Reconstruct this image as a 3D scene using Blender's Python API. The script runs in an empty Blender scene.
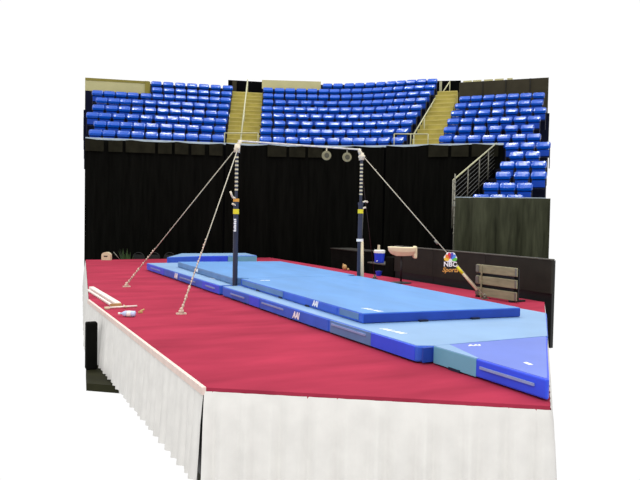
import bpy, bmesh, math, random
from mathutils import Vector, Matrix
random.seed(7)
sc = bpy.context.scene
col = sc.collection
PI = math.pi

# ------------------------------------------------------------------ materials
def lin(c):
    c /= 255.0
    return c / 12.92 if c <= 0.04045 else ((c + 0.055) / 1.055) ** 2.4

def mat(name, rgb, rough=0.6, var=0.12, scale=8.0, metal=0.0, spec=0.4, bump=0.0, stretch=None, detail=4.0):
    """procedural principled material: base colour broken up by noise"""
    m = bpy.data.materials.new(name)
    m.use_nodes = True
    nt = m.node_tree
    b = nt.nodes['Principled BSDF']
    L = nt.links
    tc = nt.nodes.new('ShaderNodeTexCoord')
    mp = nt.nodes.new('ShaderNodeMapping')
    if stretch:
        mp.inputs['Scale'].default_value = stretch
    L.new(tc.outputs['Object'], mp.inputs['Vector'])
    nz = nt.nodes.new('ShaderNodeTexNoise')
    nz.inputs['Scale'].default_value = scale
    nz.inputs['Detail'].default_value = detail
    L.new(mp.outputs['Vector'], nz.inputs['Vector'])
    rp = nt.nodes.new('ShaderNodeValToRGB')
    r, g, bl = (lin(v) for v in rgb)
    rp.color_ramp.elements[0].position = 0.3
    rp.color_ramp.elements[1].position = 0.7
    rp.color_ramp.elements[0].color = (r * (1 - var), g * (1 - var), bl * (1 - var), 1)
    rp.color_ramp.elements[1].color = (min(1, r * (1 + var)), min(1, g * (1 + var)), min(1, bl * (1 + var)), 1)
    L.new(nz.outputs['Fac'], rp.inputs['Fac'])
    L.new(rp.outputs['Color'], b.inputs['Base Color'])
    b.inputs['Roughness'].default_value = rough
    b.inputs['Metallic'].default_value = metal
    b.inputs['Specular IOR Level'].default_value = spec
    if bump:
        bp = nt.nodes.new('ShaderNodeBump')
        bp.inputs['Strength'].default_value = bump
        bp.inputs['Distance'].default_value = 0.02
        L.new(nz.outputs['Fac'], bp.inputs['Height'])
        L.new(bp.outputs['Normal'], b.inputs['Normal'])
    return m

M = {}
M['carpet'] = mat('red_carpet', (160, 50, 72), 0.95, 0.2, 1.1, spec=0.05, bump=0.15, stretch=(0.6, 1.8, 1), detail=9)
M['skirt'] = mat('white_cloth', (226, 224, 220), 0.9, 0.05, 5, spec=0.1)
M['skirt_band'] = mat('cream_edge', (226, 205, 196), 0.9, 0.06, 9, spec=0.1)
M['arena_floor'] = mat('olive_floor', (44, 44, 28), 0.7, 0.25, 3, spec=0.1)
M['drape'] = mat('black_drape', (12, 12, 10), 0.95, 0.35, 3, spec=0.03, stretch=(3, 3, .3))
M['drape_lit_fold'] = mat('painted_lit_drape_fold', (32, 31, 23), 0.95, 0.25, 4, spec=0.05)  # lighter tone paints the light caught on the drape folds
M['drape_front'] = mat('olive_black_drape', (58, 60, 46), 0.9, 0.4, 3, spec=0.08, stretch=(3, 3, .4))
M['barrier'] = mat('black_barrier', (40, 38, 33), 0.6, 0.2, 3, spec=0.15)
M['barrier_rim'] = mat('barrier_rim', (84, 82, 74), 0.5, 0.2, 6)
M['seat_top'] = mat('blue_seat_plastic', (2, 74, 180), 0.22, 0.10, 5, spec=0.35)
M['seat_pan'] = mat('blue_seat_pan', (6, 60, 164), 0.4, 0.10, 5, spec=0.2)
M['seat_bracket'] = mat('dark_bracket', (10, 14, 40), 0.6, 0.1, 5)
M['tier'] = mat('shaded_tier_concrete', (16, 19, 38), 0.9, 0.2, 2, spec=0.1)  # shade between the seats is put into this dark blue colour
M['stair'] = mat('yellowed_concrete', (172, 160, 86), 0.9, 0.16, 2.5, spec=0.1)
M['nosing'] = mat('stair_nosing', (190, 178, 108), 0.8, 0.1, 4, spec=0.1)
M['beige_wall'] = mat('beige_wall', (190, 184, 138), 0.9, 0.05, 1.5, spec=0.1)
M['olive_trim'] = mat('olive_trim', (140, 130, 66), 0.9, 0.08, 3, spec=0.1)
M['dark_wall'] = mat('dark_wall', (58, 54, 42), 0.85, 0.12, 3, spec=0.1)
M['void'] = mat('dark_opening', (10, 10, 12), 0.95, 0.3, 2, spec=0.02)
M['rail'] = mat('pale_rail_paint', (176, 174, 138), 0.5, 0.08, 9)
M['steel'] = mat('dull_steel', (120, 118, 106), 0.4, 0.1, 9, metal=0.5)
M['wire'] = mat('rail_wire', (88, 88, 84), 0.5, 0.1, 9)
M['ledge'] = mat('pale_ledge', (176, 190, 202), 0.7, 0.12, 5)
M['mat_top'] = mat('light_blue_vinyl', (94, 148, 208), 0.42, 0.10, 1.4, spec=0.35, stretch=(2.2, .7, 1), bump=0.08)
M['mat_low'] = mat('pale_blue_vinyl', (130, 166, 204), 0.45, 0.08, 1.2, spec=0.35, bump=0.06)
M['mat_side'] = mat('blue_vinyl_side', (48, 94, 202), 0.5, 0.12, 3, spec=0.3, bump=0.1)
M['mat_side_grey'] = mat('grey_blue_vinyl_side', (88, 126, 172), 0.5, 0.14, 3, spec=0.3)
M['mat_royal'] = mat('royal_blue_vinyl', (48, 80, 226), 0.45, 0.08, 3, spec=0.3)
M['mat_teal'] = mat('teal_vinyl', (104, 166, 190), 0.5, 0.06, 3, spec=0.3)
M['mat_violet'] = mat('violet_blue_vinyl', (98, 120, 204), 0.42, 0.06, 2, spec=0.35)
M['mat_navy'] = mat('navy_vinyl', (28, 64, 158), 0.5, 0.12, 4, spec=0.3)
M['mat_dark'] = mat('mat_underside', (14, 22, 50), 0.7, 0.1, 3)
M['strap'] = mat('grey_strap', (132, 150, 196), 0.7, 0.06, 10)
M['logo_white'] = mat('white_print', (240, 242, 244), 0.6, 0.02, 10)
M['post'] = mat('dark_blue_post', (30, 38, 62), 0.4, 0.15, 6, spec=0.4)
M['post_mark'] = mat('cream_mark', (200, 194, 166), 0.5, 0.05, 9)
M['clamp'] = mat('pale_clamp', (214, 206, 186), 0.4, 0.08, 9)
M['bar'] = mat('chalked_bar', (204, 202, 200), 0.35, 0.06, 12, spec=0.5)
M['cable'] = mat('cable_wire', (176, 170, 152), 0.45, 0.1, 12)
M['rope'] = mat('chain_cover', (206, 186, 168), 0.7, 0.2, 30)
M['yellow'] = mat('yellow_label', (218, 206, 40), 0.6, 0.05, 10)
M['orange'] = mat('amber_label', (206, 150, 60), 0.6, 0.05, 10)
M['cream'] = mat('cream_paint', (204, 192, 160), 0.6, 0.05, 8)
M['disc'] = mat('grey_disc', (128, 124, 96), 0.7, 0.2, 24)
M['disc_mark'] = mat('disc_mark', (70, 68, 54), 0.7, 0.2, 24)
M['wood'] = mat('weathered_board', (138, 134, 108), 0.8, 0.18, 4, spec=0.15, stretch=(1, 1, 5))
M['black'] = mat('black_metal', (16, 16, 16), 0.5, 0.2, 6)
M['black_case'] = mat('black_cloth_block', (14, 14, 12), 0.9, 0.3, 4, spec=0.04)
M['white_top'] = mat('chalk_white_plastic', (226, 214, 178), 0.6, 0.05, 8)
M['cooler'] = mat('cooler_blue', (22, 56, 200), 0.4, 0.05, 8)
M['white'] = mat('white_plastic', (236, 236, 230), 0.5, 0.03, 8)
M['tan'] = mat('tan_paper', (180, 146, 96), 0.8, 0.1, 12)
M['leaf'] = mat('dark_green_leaf', (44, 70, 30), 0.6, 0.3, 6)
M['pot'] = mat('dark_pot', (36, 28, 24), 0.7, 0.1, 6)
M['bottle'] = mat('pale_blue_bottle', (184, 202, 236), 0.3, 0.06, 14)
M['beam'] = mat('white_beam', (232, 220, 212), 0.5, 0.04, 8)
for nm, c in (('f_yellow', (238, 196, 70)), ('f_orange', (232, 128, 50)), ('f_red', (208, 52, 84)),
              ('f_purple', (88, 78, 180)), ('f_blue', (78, 140, 230)), ('f_green', (96, 196, 74)), ('gold', (212, 154, 72))):
    M[nm] = mat(nm, c, 0.6, 0.03, 10)

# ------------------------------------------------------------------ mesh helpers
def build(name, bm, m, parent=None, smooth=False, bevel=0.0, segs=2, loc=None, rot=None):
    me = bpy.data.meshes.new(name)
    bmesh.ops.recalc_face_normals(bm, faces=bm.faces)
    bm.to_mesh(me)
    bm.free()
    me.materials.append(m)
    if smooth:
        for p in me.polygons:
            p.use_smooth = True
    o = bpy.data.objects.new(name, me)
    col.objects.link(o)
    if parent:
        o.parent = parent
    if loc:
        o.location = loc
    if rot:
        o.rotation_euler = rot
    if bevel:
        md = o.modifiers.new('bevel', 'BEVEL')
        md.width = bevel
        md.segments = segs
        md.limit_method = 'ANGLE'
    return o

def tag(o, label=None, cat=None, group=None, kind=None):
    if label: o['label'] = label
    if cat: o['category'] = cat
    if group: o['group'] = group
    if kind: o['kind'] = kind
    return o

def thing(name, label, cat, loc=(0, 0, 0), rz=0.0, group=None):
    o = bpy.data.objects.new(name, None)
    o.empty_display_size = 0.2
    col.objects.link(o)
    o.location = loc
    o.rotation_euler = (0, 0, rz)
    return tag(o, label, cat, group)

def NB():
    return bmesh.new()

def box(bm, x0, x1, y0, y1, z0, z1, mtx=None):
    vs = [bm.verts.new((x, y, z)) for z in (z0, z1) for (x, y) in ((x0, y0), (x1, y0), (x1, y1), (x0, y1))]
    if mtx:
        for v in vs: v.co = mtx @ v.co
    for f in ((3, 2, 1, 0), (4, 5, 6, 7), (0, 1, 5, 4), (1, 2, 6, 5), (2, 3, 7, 6), (3, 0, 4, 7)):
        bm.faces.new([vs[i] for i in f])
    return vs

def prism(bm, poly, z0, z1):
    """extruded plan polygon; z may be numbers or lists per vertex"""
    n = len(poly)
    za = z0 if isinstance(z0, (list, tuple)) else [z0] * n
    zb = z1 if isinstance(z1, (list, tuple)) else [z1] * n
    a = [bm.verts.new((p[0], p[1], za[i])) for i, p in enumerate(poly)]
    b = [bm.verts.new((p[0], p[1], zb[i])) for i, p in enumerate(poly)]
    bm.faces.new(list(reversed(a)))
    bm.faces.new(b)
    for i in range(n):
        j = (i + 1) % n
        bm.faces.new((a[i], a[j], b[j], b[i]))

def ring(bm, c, ax, r, n=10):
    ax = ax.normalized()
    u = ax.orthogonal().normalized()
    w = ax.cross(u)
    return [bm.verts.new(c + r * (math.cos(2 * PI * k / n) * u + math.sin(2 * PI * k / n) * w)) for k in range(n)]

def rod(bm, a, b, r, r2=None, n=10):
    a, b = Vector(a), Vector(b)
    r2 = r if r2 is None else r2
    ax = (b - a).normalized()
    u = ax.orthogonal().normalized()
    w = ax.cross(u)
    R1 = [bm.verts.new(a + r * (math.cos(2 * PI * k / n) * u + math.sin(2 * PI * k / n) * w)) for k in range(n)]
    R2 = [bm.verts.new(b + r2 * (math.cos(2 * PI * k / n) * u + math.sin(2 * PI * k / n) * w)) for k in range(n)]
    for k in range(n):
        j = (k + 1) % n
        bm.faces.new((R1[k], R1[j], R2[j], R2[k]))
    bm.faces.new(list(reversed(R1)))
    bm.faces.new(R2)

def path(bm, pts, r, n=8):
    for a, b in zip(pts[:-1], pts[1:]):
        rod(bm, a, b, r, n=n)

def lathe(bm, prof, n=20, c=(0, 0, 0)):
    """prof: list of (radius, z)"""
    rings = []
    for r, z in prof:
        rings.append([bm.verts.new((c[0] + r * math.cos(2 * PI * k / n), c[1] + r * math.sin(2 * PI * k / n), c[2] + z)) for k in range(n)])
    for A, B in zip(rings[:-1], rings[1:]):
        for k in range(n):
            j = (k + 1) % n
            bm.faces.new((A[k], A[j], B[j], B[k]))
    bm.faces.new(list(reversed(rings[0])))
    bm.faces.new(rings[-1])

def blob(bm, c, r, sx=1, sy=1, sz=1, sub=2):
    mt = Matrix.Translation(c) @ Matrix.Diagonal((sx, sy, sz, 1))
    bmesh.ops.create_icosphere(bm, subdivisions=sub, radius=r, matrix=mt)

def text_mesh(name, body, size, m, parent, mtx, bold=0.0, shear=0.0, extrude=0.003):
    cu = bpy.data.curves.new('lettering', 'FONT')
    cu.body = body
    cu.size = size
    cu.align_x = 'CENTER'
    cu.align_y = 'CENTER'
    cu.offset = bold
    cu.shear = shear
    cu.extrude = extrude
    cu.resolution_u = 3
    tmp = bpy.data.objects.new('lettering', cu)
    col.objects.link(tmp)
    dg = bpy.context.evaluated_depsgraph_get()
    me = bpy.data.meshes.new_from_object(tmp.evaluated_get(dg))
    bpy.data.objects.remove(tmp)
    me.name = name
    me.materials.clear()
    me.materials.append(m)
    me.transform(mtx)
    o = bpy.data.objects.new(name, me)
    col.objects.link(o)
    if parent: o.parent = parent
    return o

def frame(origin, xdir, ydir):
    x = Vector(xdir).normalized()
    y = Vector(ydir).normalized()
    z = x.cross(y).normalized()
    y = z.cross(x)
    m = Matrix((x, y, z)).transposed().to_4x4()
    m.translation = Vector(origin)
    return m

SEAT_ROWS = {
('left', 1):[(-1.71,12.763,-0.228),(-1.284,12.653,-0.245),(-0.822,12.533,-0.255),(-0.362,12.413,-0.258),(0.094,12.291,-0.259),(0.554,12.168,-0.261),(0.982,12.054,-0.267),(1.413,11.939,-0.274),(1.846,11.817,-0.282),(2.288,11.681,-0.289)],
('left', 2):[(-1.445,13.496,-0.223),(-1.006,13.387,-0.241),(-0.578,13.276,-0.255),(-0.147,13.164,-0.257),(0.284,13.05,-0.259),(0.762,12.922,-0.26),(1.214,12.801,-0.265),(1.666,12.681,-0.272),(2.141,12.55,-0.281),(2.591,12.412,-0.288)],
('left', 3):[(-1.575,14.309,-0.206),(-1.153,14.223,-0.22),(-0.682,14.11,-0.24),(-0.209,13.987,-0.255),(0.261,13.864,-0.257),(0.749,13.735,-0.259),(1.164,13.624,-0.26),(1.588,13.511,-0.265),(2.023,13.394,-0.272),(2.454,13.278,-0.28),(2.879,13.148,-0.287)],
('left', 4):[(-1.259,15.031,-0.212),(-0.795,14.936,-0.219),(-0.343,14.828,-0.239),(0.11,14.71,-0.254),(0.568,14.592,-0.257),(1.021,14.472,-0.259),(1.463,14.353,-0.26),(1.886,14.24,-0.263),(2.324,14.124,-0.271),(2.775,14.003,-0.279),(3.199,13.873,-0.286)],
('left', 5):[(-1.017,15.767,-0.229),(-0.575,15.677,-0.212),(-0.155,15.586,-0.232),(0.28,15.473,-0.249),(0.75,15.351,-0.256),(1.209,15.231,-0.258),(1.653,15.112,-0.259),(2.118,14.988,-0.261),(2.576,14.865,-0.269),(3.037,14.742,-0.277),(3.486,14.609,-0.285)],
('left', 6):[(-1.039,16.565,-0.276),(-0.609,16.47,-0.223),(-0.171,16.381,-0.214),(0.27,16.282,-0.234),(0.76,16.155,-0.253),(1.2,16.04,-0.256),(1.636,15.926,-0.258),(2.063,15.812,-0.26),(2.513,15.692,-0.262),(2.949,15.575,-0.269),(3.389,15.457,-0.277),(3.809,15.334,-0.284)],
('left', 7):[(1.351,16.808,-0.255),(1.819,16.686,-0.258),(2.281,16.563,-0.259),(2.73,16.443,-0.261),(3.183,16.322,-0.267),(3.639,16.2,-0.275),(4.099,16.068,-0.283)],
('left', 8):[(1.509,17.573,-0.254),(1.985,17.45,-0.257),(2.467,17.322,-0.259),(2.949,17.194,-0.26),(3.43,17.065,-0.265),(3.914,16.936,-0.273),(4.408,16.797,-0.282)],
('middle',1):[(3.889,11.188,-0.387),(4.315,10.969,-0.422),(4.732,10.756,-0.456),(5.161,10.536,-0.495),(5.6,10.311,-0.538),(6.047,10.078,-0.584),(6.422,9.768,-0.659),(6.758,9.491,-0.718),(7.096,9.211,-0.769),(7.405,8.864,-0.848),(7.737,8.482,-0.882)],
('middle',2):[(4.195,11.921,-0.382),(4.602,11.721,-0.415),(5.009,11.513,-0.448),(5.406,11.309,-0.483),(5.813,11.1,-0.523),(6.21,10.897,-0.563),(6.6,10.634,-0.622),(6.969,10.33,-0.694),(7.311,10.047,-0.746),(7.639,9.726,-0.813),(7.933,9.388,-0.867),(8.259,8.993,-0.891)],
('middle',3):[(4.533,12.641,-0.38),(4.975,12.429,-0.416),(5.438,12.191,-0.454),(5.899,11.955,-0.495),(6.362,11.718,-0.542),(6.816,11.469,-0.592),(7.188,11.162,-0.666),(7.54,10.872,-0.725),(7.879,10.582,-0.78),(8.187,10.228,-0.857),(8.487,9.881,-0.883),(8.786,9.496,-0.899)],
('middle',4):[(4.821,13.377,-0.374),(5.26,13.182,-0.409),(5.682,12.966,-0.444),(6.114,12.744,-0.48),(6.564,12.513,-0.525),(7.0,12.29,-0.569),(7.403,11.998,-0.636),(7.769,11.696,-0.705),(8.133,11.396,-0.76),(8.451,11.057,-0.835),(8.742,10.722,-0.874),(9.037,10.355,-0.893),(9.331,9.978,-0.909)],
('middle',5):[(5.128,14.106,-0.369),(5.537,13.939,-0.402),(5.943,13.731,-0.435),(6.352,13.521,-0.469),(6.764,13.31,-0.509),(7.156,13.109,-0.548),(7.557,12.884,-0.594),(7.926,12.579,-0.668),(8.296,12.274,-0.729),(8.646,11.964,-0.79),(8.978,11.583,-0.862),(9.285,11.218,-0.887),(9.583,10.836,-0.903),(9.871,10.465,-0.885)],
('middle',6):[(5.479,14.822,-0.368),(5.956,14.623,-0.406),(6.428,14.381,-0.445),(6.904,14.137,-0.486),(7.373,13.897,-0.533),(7.849,13.652,-0.581),(8.238,13.336,-0.657),(8.619,13.021,-0.723),(8.977,12.715,-0.781),(9.272,12.376,-0.856),(9.566,12.038,-0.882),(9.853,11.669,-0.898),(10.136,11.305,-0.901),(10.428,10.93,-0.855)],
('middle',7):[(5.779,15.554,-0.362),(6.206,15.394,-0.397),(6.642,15.17,-0.433),(7.067,14.953,-0.467),(7.484,14.739,-0.508),(7.897,14.527,-0.549),(8.324,14.277,-0.601),(8.708,13.961,-0.678),(9.073,13.66,-0.736),(9.417,13.341,-0.801),(9.735,12.976,-0.865),(10.039,12.612,-0.888),(10.349,12.213,-0.905),(10.652,11.824,-0.877),(10.962,11.428,-0.828)],
('middle',8):[(6.08,16.285,-0.357),(6.553,16.115,-0.395),(6.969,15.901,-0.43),(7.398,15.682,-0.464),(7.834,15.458,-0.506),(8.274,15.233,-0.55),(8.683,14.995,-0.6),(9.06,14.683,-0.675),(9.442,14.369,-0.737),(9.789,14.046,-0.802),(10.085,13.705,-0.863),(10.374,13.363,-0.886),(10.674,12.977,-0.903),(10.973,12.592,-0.884),(11.246,12.241,-0.841),(11.552,11.93,-0.795)],
('middle',9):[(8.784,15.87,-0.564),(9.178,15.599,-0.626),(9.575,15.272,-0.701),(9.931,14.978,-0.755),(10.271,14.623,-0.833),(10.593,14.254,-0.876),(10.892,13.878,-0.895),(11.165,13.527,-0.909),(11.451,13.159,-0.866),(11.738,12.809,-0.822),(12.075,12.495,-0.772)],
('right',1):[(8.774,7.154,-0.828),(9.124,6.828,-0.776),(9.47,6.506,-0.775),(9.815,6.186,-0.828),(10.117,5.802,-0.886),(10.417,5.411,-0.903),(10.699,5.044,-0.88)],
('right',2):[(9.351,7.668,-0.796),(9.721,7.324,-0.758),(10.094,6.977,-0.815),(10.434,6.576,-0.877),(10.76,6.153,-0.905),(11.079,5.739,-0.878)],
('right',3):[(9.904,8.206,-0.768),(10.241,7.892,-0.782),(10.583,7.57,-0.835),(10.868,7.2,-0.89),(11.143,6.841,-0.904),(11.429,6.469,-0.88),(11.737,6.122,-0.855)],
('right',4):[(10.47,8.731,-0.76),(10.83,8.396,-0.816),(11.151,8.019,-0.874),(11.453,7.626,-0.909),(11.75,7.239,-0.883),(12.08,6.86,-0.857),(12.385,6.518,-0.843)],
('right',5):[(11.044,9.248,-0.793),(11.386,8.9,-0.848),(11.657,8.546,-0.901),(11.941,8.178,-0.898),(12.232,7.811,-0.874),(12.538,7.467,-0.85),(12.836,7.132,-0.842)],
('right',6):[(11.64,9.746,-0.828),(11.922,9.39,-0.881),(12.209,9.016,-0.906),(12.486,8.656,-0.883),(12.786,8.311,-0.859),(13.091,7.968,-0.843),(13.395,7.627,-0.841)],
('right',0):[(9.788,5.043,-0.893),(10.08,4.663,-0.901),(10.369,4.293,-0.877)],
('right',-1):[(9.379,4.388,-0.885),(9.669,4.011,-0.905)],
('right',-2):[(8.715,4.054,-0.828),(8.994,3.702,-0.881),(9.267,3.347,-0.908)],
('right',-3):[(8.119,3.557,-0.792),(8.473,3.193,-0.85),(8.758,2.822,-0.906)],
('right',-4):[(7.369,3.202,-0.765),(7.693,2.901,-0.783),(8.02,2.596,-0.833)],
('right',-5):[(6.673,2.799,-0.814),(6.996,2.498,-0.766),(7.315,2.201,-0.781)],
}

ORD = ['zeroth', 'first', 'second', 'third', 'fourth', 'fifth', 'sixth', 'seventh', 'eighth', 'ninth', 'tenth', 'eleventh',
       'twelfth', 'thirteenth', 'fourteenth', 'fifteenth', 'sixteenth']
FLOOR = -0.84          # arena floor; the podium carpet is z = 0
FH = Vector((0.45682, 0.88956, 0))     # direction the seating bowl climbs
C0 = [(-5.81, 14.07), (-2.82, 12.99), (-1.72, 12.77), (-0.39, 12.42), (1.68, 11.87), (3.87, 11.2), (6.03, 10.09), (7.12, 9.19),
      (7.74, 8.48), (8.76, 7.17), (9.84, 6.16), (10.7, 5.04), (11.63, 4.0), (13.51, 1.91)]
def tread_z(r):
    return 3.42 + (0.395 if r >= 1 else 0.355) * (r - 1)
def curve(off, a=None, b=None):
    """front-row curve shifted 'off' metres up the rake, kept between plan points a and b (projected on the curve)"""
    pts = [Vector((x, y, 0)) + FH * off for x, y in C0]
    if a is None: return pts
    side = Vector((FH.y, -FH.x, 0))
    ta, tb = side.dot(Vector((a[0], a[1], 0))), side.dot(Vector((b[0], b[1], 0)))
    out = []
    for p, q in zip(pts[:-1], pts[1:]):
        tp, tq = side.dot(p), side.dot(q)
        if tp <= ta <= tq: out.append(p.lerp(q, (ta - tp) / (tq - tp)))
        if ta < tq < tb: out.append(q.copy())
        if tp <= tb <= tq: out.append(p.lerp(q, (tb - tp) / (tq - tp)))
    return [p for i, p in enumerate(out) if i == 0 or (p - out[i - 1]).length > 1e-4]

# ------------------------------------------------------------------ setting: floor, podium
bm = NB()
prism(bm, [(-4.03, -1.3), (-4.14, -2.1), (-3.72, -2.45), (-3.72, -6.0), (-1.46, -7.6), (3.5, -2.6), (9.2, 2.85), (12.5, 7.0), (8, 13.6), (-1.4, 13.6), (-2.84, 6.86), (-3.52, 2.19)], FLOOR - 0.1, FLOOR)
tag(build('floor', bm, M['arena_floor']), 'dark olive arena floor beside and below the podium', 'floor', kind='structure')

PODIUM = [(-3.777, -6.08), (-1.47, -7.68), (3.58, -2.62), (3.58, 9.87), (-2.42, 9.87), (-3.777, 0.15)]
pod = thing('podium', 'raised competition podium with red carpet top and white pleated skirt', 'podium', (0, 0, 0))
bm = NB()
prism(bm, PODIUM, -0.05, 0.0)
build('carpet', bm, M['carpet'], pod)
bm = NB()
prism(bm, [(x * .985, y * .985) for x, y in PODIUM], FLOOR, -0.05)
build('frame', bm, M['black'], pod)
# pleated skirt, one continuous cloth round the edge
bm = NB()
ctr = Vector((0, 1, 0))
prev = None
for i in range(len(PODIUM)):
    a, b = Vector((*PODIUM[i], 0)), Vector((*PODIUM[(i + 1) % len(PODIUM)], 0))
    d = (b - a)
    n = Vector((-d.y, d.x, 0)).normalized()
    if n.dot((a + b) / 2 - ctr) < 0: n = -n
    N = max(4, int(d.length / 0.035))
    ph = random.random() * 6
    for k in range(N + (1 if i == len(PODIUM) - 1 else 0)):
        t = k / N
        s = t * d.length
        ww = 0.012 * math.sin(s * 31 + ph + 1.4 * math.sin(s * 3.1)) + 0.008 * math.sin(s * 53 + 2 * math.sin(s * 2.3))
        colv = []
        for z, amp, out in ((-0.03, .25, .004), (-0.11, .5, .012), (-0.3, 1.2, .025), (-0.55, 1.7, .035), (FLOOR + 0.015, 2.0, .05)):
            p = a + d * t + n * (out + ww * amp)
            colv.append(bm.verts.new((p.x, p.y, z)))
        if prev:
            for u in range(4):
                bm.faces.new((prev[u], colv[u], colv[u + 1], prev[u + 1]))
        prev = colv
build('skirt', bm, M['skirt'], pod, smooth=True)
bm = NB()
a, b = Vector((-3.777, 0.15, 0)), Vector((-3.777, -5.98, 0))
box(bm, -3.80, -3.765, -6.09, 0.16, -0.06, 0.004)
build('skirt_band', bm, M['skirt_band'], pod)

# ------------------------------------------------------------------ seating tiers (concrete)
def tiers(label, rows, a_of, b_of, name='concrete_tier'):
    bm = NB()
    for r in rows:
        z = tread_z(r)
        f0 = curve(0.8 * (r - 1) - 0.28, a_of(r), b_of(r))
        f1 = curve(0.8 * (r - 1) + 0.56, a_of(r), b_of(r))
        n = min(len(f0), len(f1))
        for i in range(n - 1):
            q = [f0[i], f0[i + 1], f1[i + 1], f1[i]]
            prism(bm, [(v.x, v.y) for v in q], z - 0.55, z)
    tag(build(name, bm, M['tier']), label, 'seating tier', kind='structure')

def along(p, q, r, r0, r1):
    t = (r - r0) / (r1 - r0)
    return (p[0] + (q[0] - p[0]) * t, p[1] + (q[1] - p[1]) * t)
tiers('stepped concrete tiers under the left block of blue seats', range(1, 7), lambda r: along((-1.96, 12.85), (-1.3, 17.3), r, 1, 6.5), lambda r: along((2.5, 11.6), (4.78, 17.7), r, 1, 9))
tiers('upper concrete tiers under the left block of blue seats', range(7, 10), lambda r: (0.95, 17.0), lambda r: along((2.5, 11.6), (4.78, 17.7), r, 1, 9))
tiers('stepped concrete tiers under the middle block of blue seats', range(1, 10), lambda r: along((3.62, 11.2), (6.2, 17.3), r, 1, 9), lambda r: along((7.85, 8.3), (12.35, 12.9), r, 1, 9.5))
tiers('stepped concrete tiers under the right block of blue seats', range(1, 7), lambda r: along((8.55, 7.3), (12.1, 10.6), r, 1, 6.5), lambda r: along((11.0, 4.9), (14.1, 8.1), r, 1, 6.5))
tiers('lower concrete tiers stepping down at the right', range(-5, 1), lambda r: along((6.15, 2.9), (9.65, 5.7), r, -5, 0), lambda r: along((7.4, 1.1), (11.0, 4.9), r, -5, 1))

# aisle stairs
def stairs(label, bl, br, tl, tr, z0, z1, n):
    bm, nb = NB(), NB()
    for k in range(n):
        t0, t1 = k / n, (k + 1.0) / n
        L0, R0, L1, R1 = (Vector(p) .lerp(Vector(q), t) for p, q, t in ((bl, tl, t0), (br, tr, t0), (bl, tl, t1), (br, tr, t1)))
        z = z0 + (z1 - z0) * (k + 1) / n
        prism(bm, [L0, R0, R1, L1], z - 0.6, z)
        e = (L1 - L0) * 0.22
        prism(nb, [L0 - e * .12, R0 - e * .12, R0 + e, L0 + e], z - 0.035, z + 0.006)
    o = tag(build('concrete_stairs', bm, M['stair']), label, 'stairs', kind='structure')
    build('step_nosing', nb, M['nosing'], o)
stairs('yellowish concrete aisle stairs between the left and middle seat blocks', (2.42, 11.4), (3.58, 11.05), (4.93, 17.6), (6.22, 17.25), 3.2, 6.85, 17)
stairs('yellowish concrete aisle stairs between the middle and right seat blocks', (7.70, 8.2), (8.52, 7.15), (12.2, 12.15), (12.76, 11.6), 3.2, 6.75, 16)

# walls behind the tiers
def wall(name, label, p, q, z0, z1, m, th=0.12, back=FH):
    bm = NB()
    p, q = Vector((*p, 0)), Vector((*q, 0))
    w = back * th
    prism(bm, [(p.x, p.y), (q.x, q.y), (q.x + w.x, q.y + w.y), (p.x + w.x, p.y + w.y)], z0, z1)
    return tag(build(name, bm, m), label, 'wall', kind='structure')
wall('wall_left', 'beige concourse wall above the left seats', (-1.36, 17.66), (0.93, 17.05), 5.5, 6.78, M['beige_wall'])
w = wall('trim_1', 'olive band along the top of the left beige wall', (-1.36, 17.64), (0.98, 17.02), 6.76, 6.86, M['olive_trim'], 0.1)
wall('wall_middle', 'beige concourse wall above the middle seats', (6.2, 17.3), (8.62, 16.2), 7.13, 7.52, M['beige_wall'])
wall('trim_9', 'dark panel standing in for shade behind the top middle seats', (6.2, 17.3), (8.62, 16.2), 6.2, 7.13, M['tier'])  # this panel and the next are added as shade between last-row seats
wall('trim_10', 'dark panel standing in for shade behind the last left seats, below the beige wall', (-1.36, 17.64), (0.96, 17.03), 5.4, 6.34, M['tier'], .1)
bm = NB()
f, g = curve(6.95, (6.9, 16.5), (12.5, 12.8)), curve(7.05, (6.9, 16.5), (12.5, 12.8))
for i in range(len(f) - 1):
    q = [f[i], f[i + 1], g[i + 1], g[i]]
    prism(bm, [(v.x, v.y) for v in q], 6.2, 7.44)
tag(build('wall_upper', bm, M['tier']), 'dark riser panel behind the topmost middle row of seats', 'wall', kind='structure')
wall('wall_right', 'dark panelled wall above the right block of blue seats', (12.05, 10.6), (14.25, 8.0), 4.9, 6.93, M['dark_wall'])
bm = NB()
for t in (0.06, 0.17, 0.3, 0.42, 0.56):
    p = Vector((12.0, 10.62, 0)).lerp(Vector((14.2, 7.96, 0)), t)
    q = Vector((12.0, 10.62, 0)).lerp(Vector((14.2, 7.96, 0)), t + (.1 if t < .5 else .06))
    w_ = FH * 0.1
    prism(bm, [(p.x + .05, p.y + .1), (q.x + .05, q.y + .1), (q.x + w_.x, q.y + w_.y), (p.x + w_.x, p.y + w_.y)], 6.93, 7.0)
tag(build('trim_2', bm, M['beige_wall']), 'pale ledge blocks on top of the dark right wall', 'trim', kind='structure')
bm = NB()
for t in (0.27, 0.53, 0.8):
    p = Vector((12.03, 10.58, 0)).lerp(Vector((14.23, 7.98, 0)), t)
    box(bm, p.x - .012, p.x + .012, p.y - .02, p.y + .02, 5.8, 6.93)
tag(build('trim_3', bm, M['barrier']), 'panel joints of the dark right wall', 'trim', kind='structure')
wall('wall_opening', 'dark concourse opening at the head of the left stairs', (4.95, 18.3), (6.5, 17.85), 6.2, 7.55, M['void'])
wall('wall_opening.001', 'dark concourse opening at the head of the right stairs', (12.5, 13.05), (13.45, 12.3), 6.2, 7.44, M['void'])
wall('wall_opening.002', 'dark wall behind the top of the left seat block', (0.97, 19.15), (5.0, 18.2), 6.0, 7.14, M['tier'])
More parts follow.
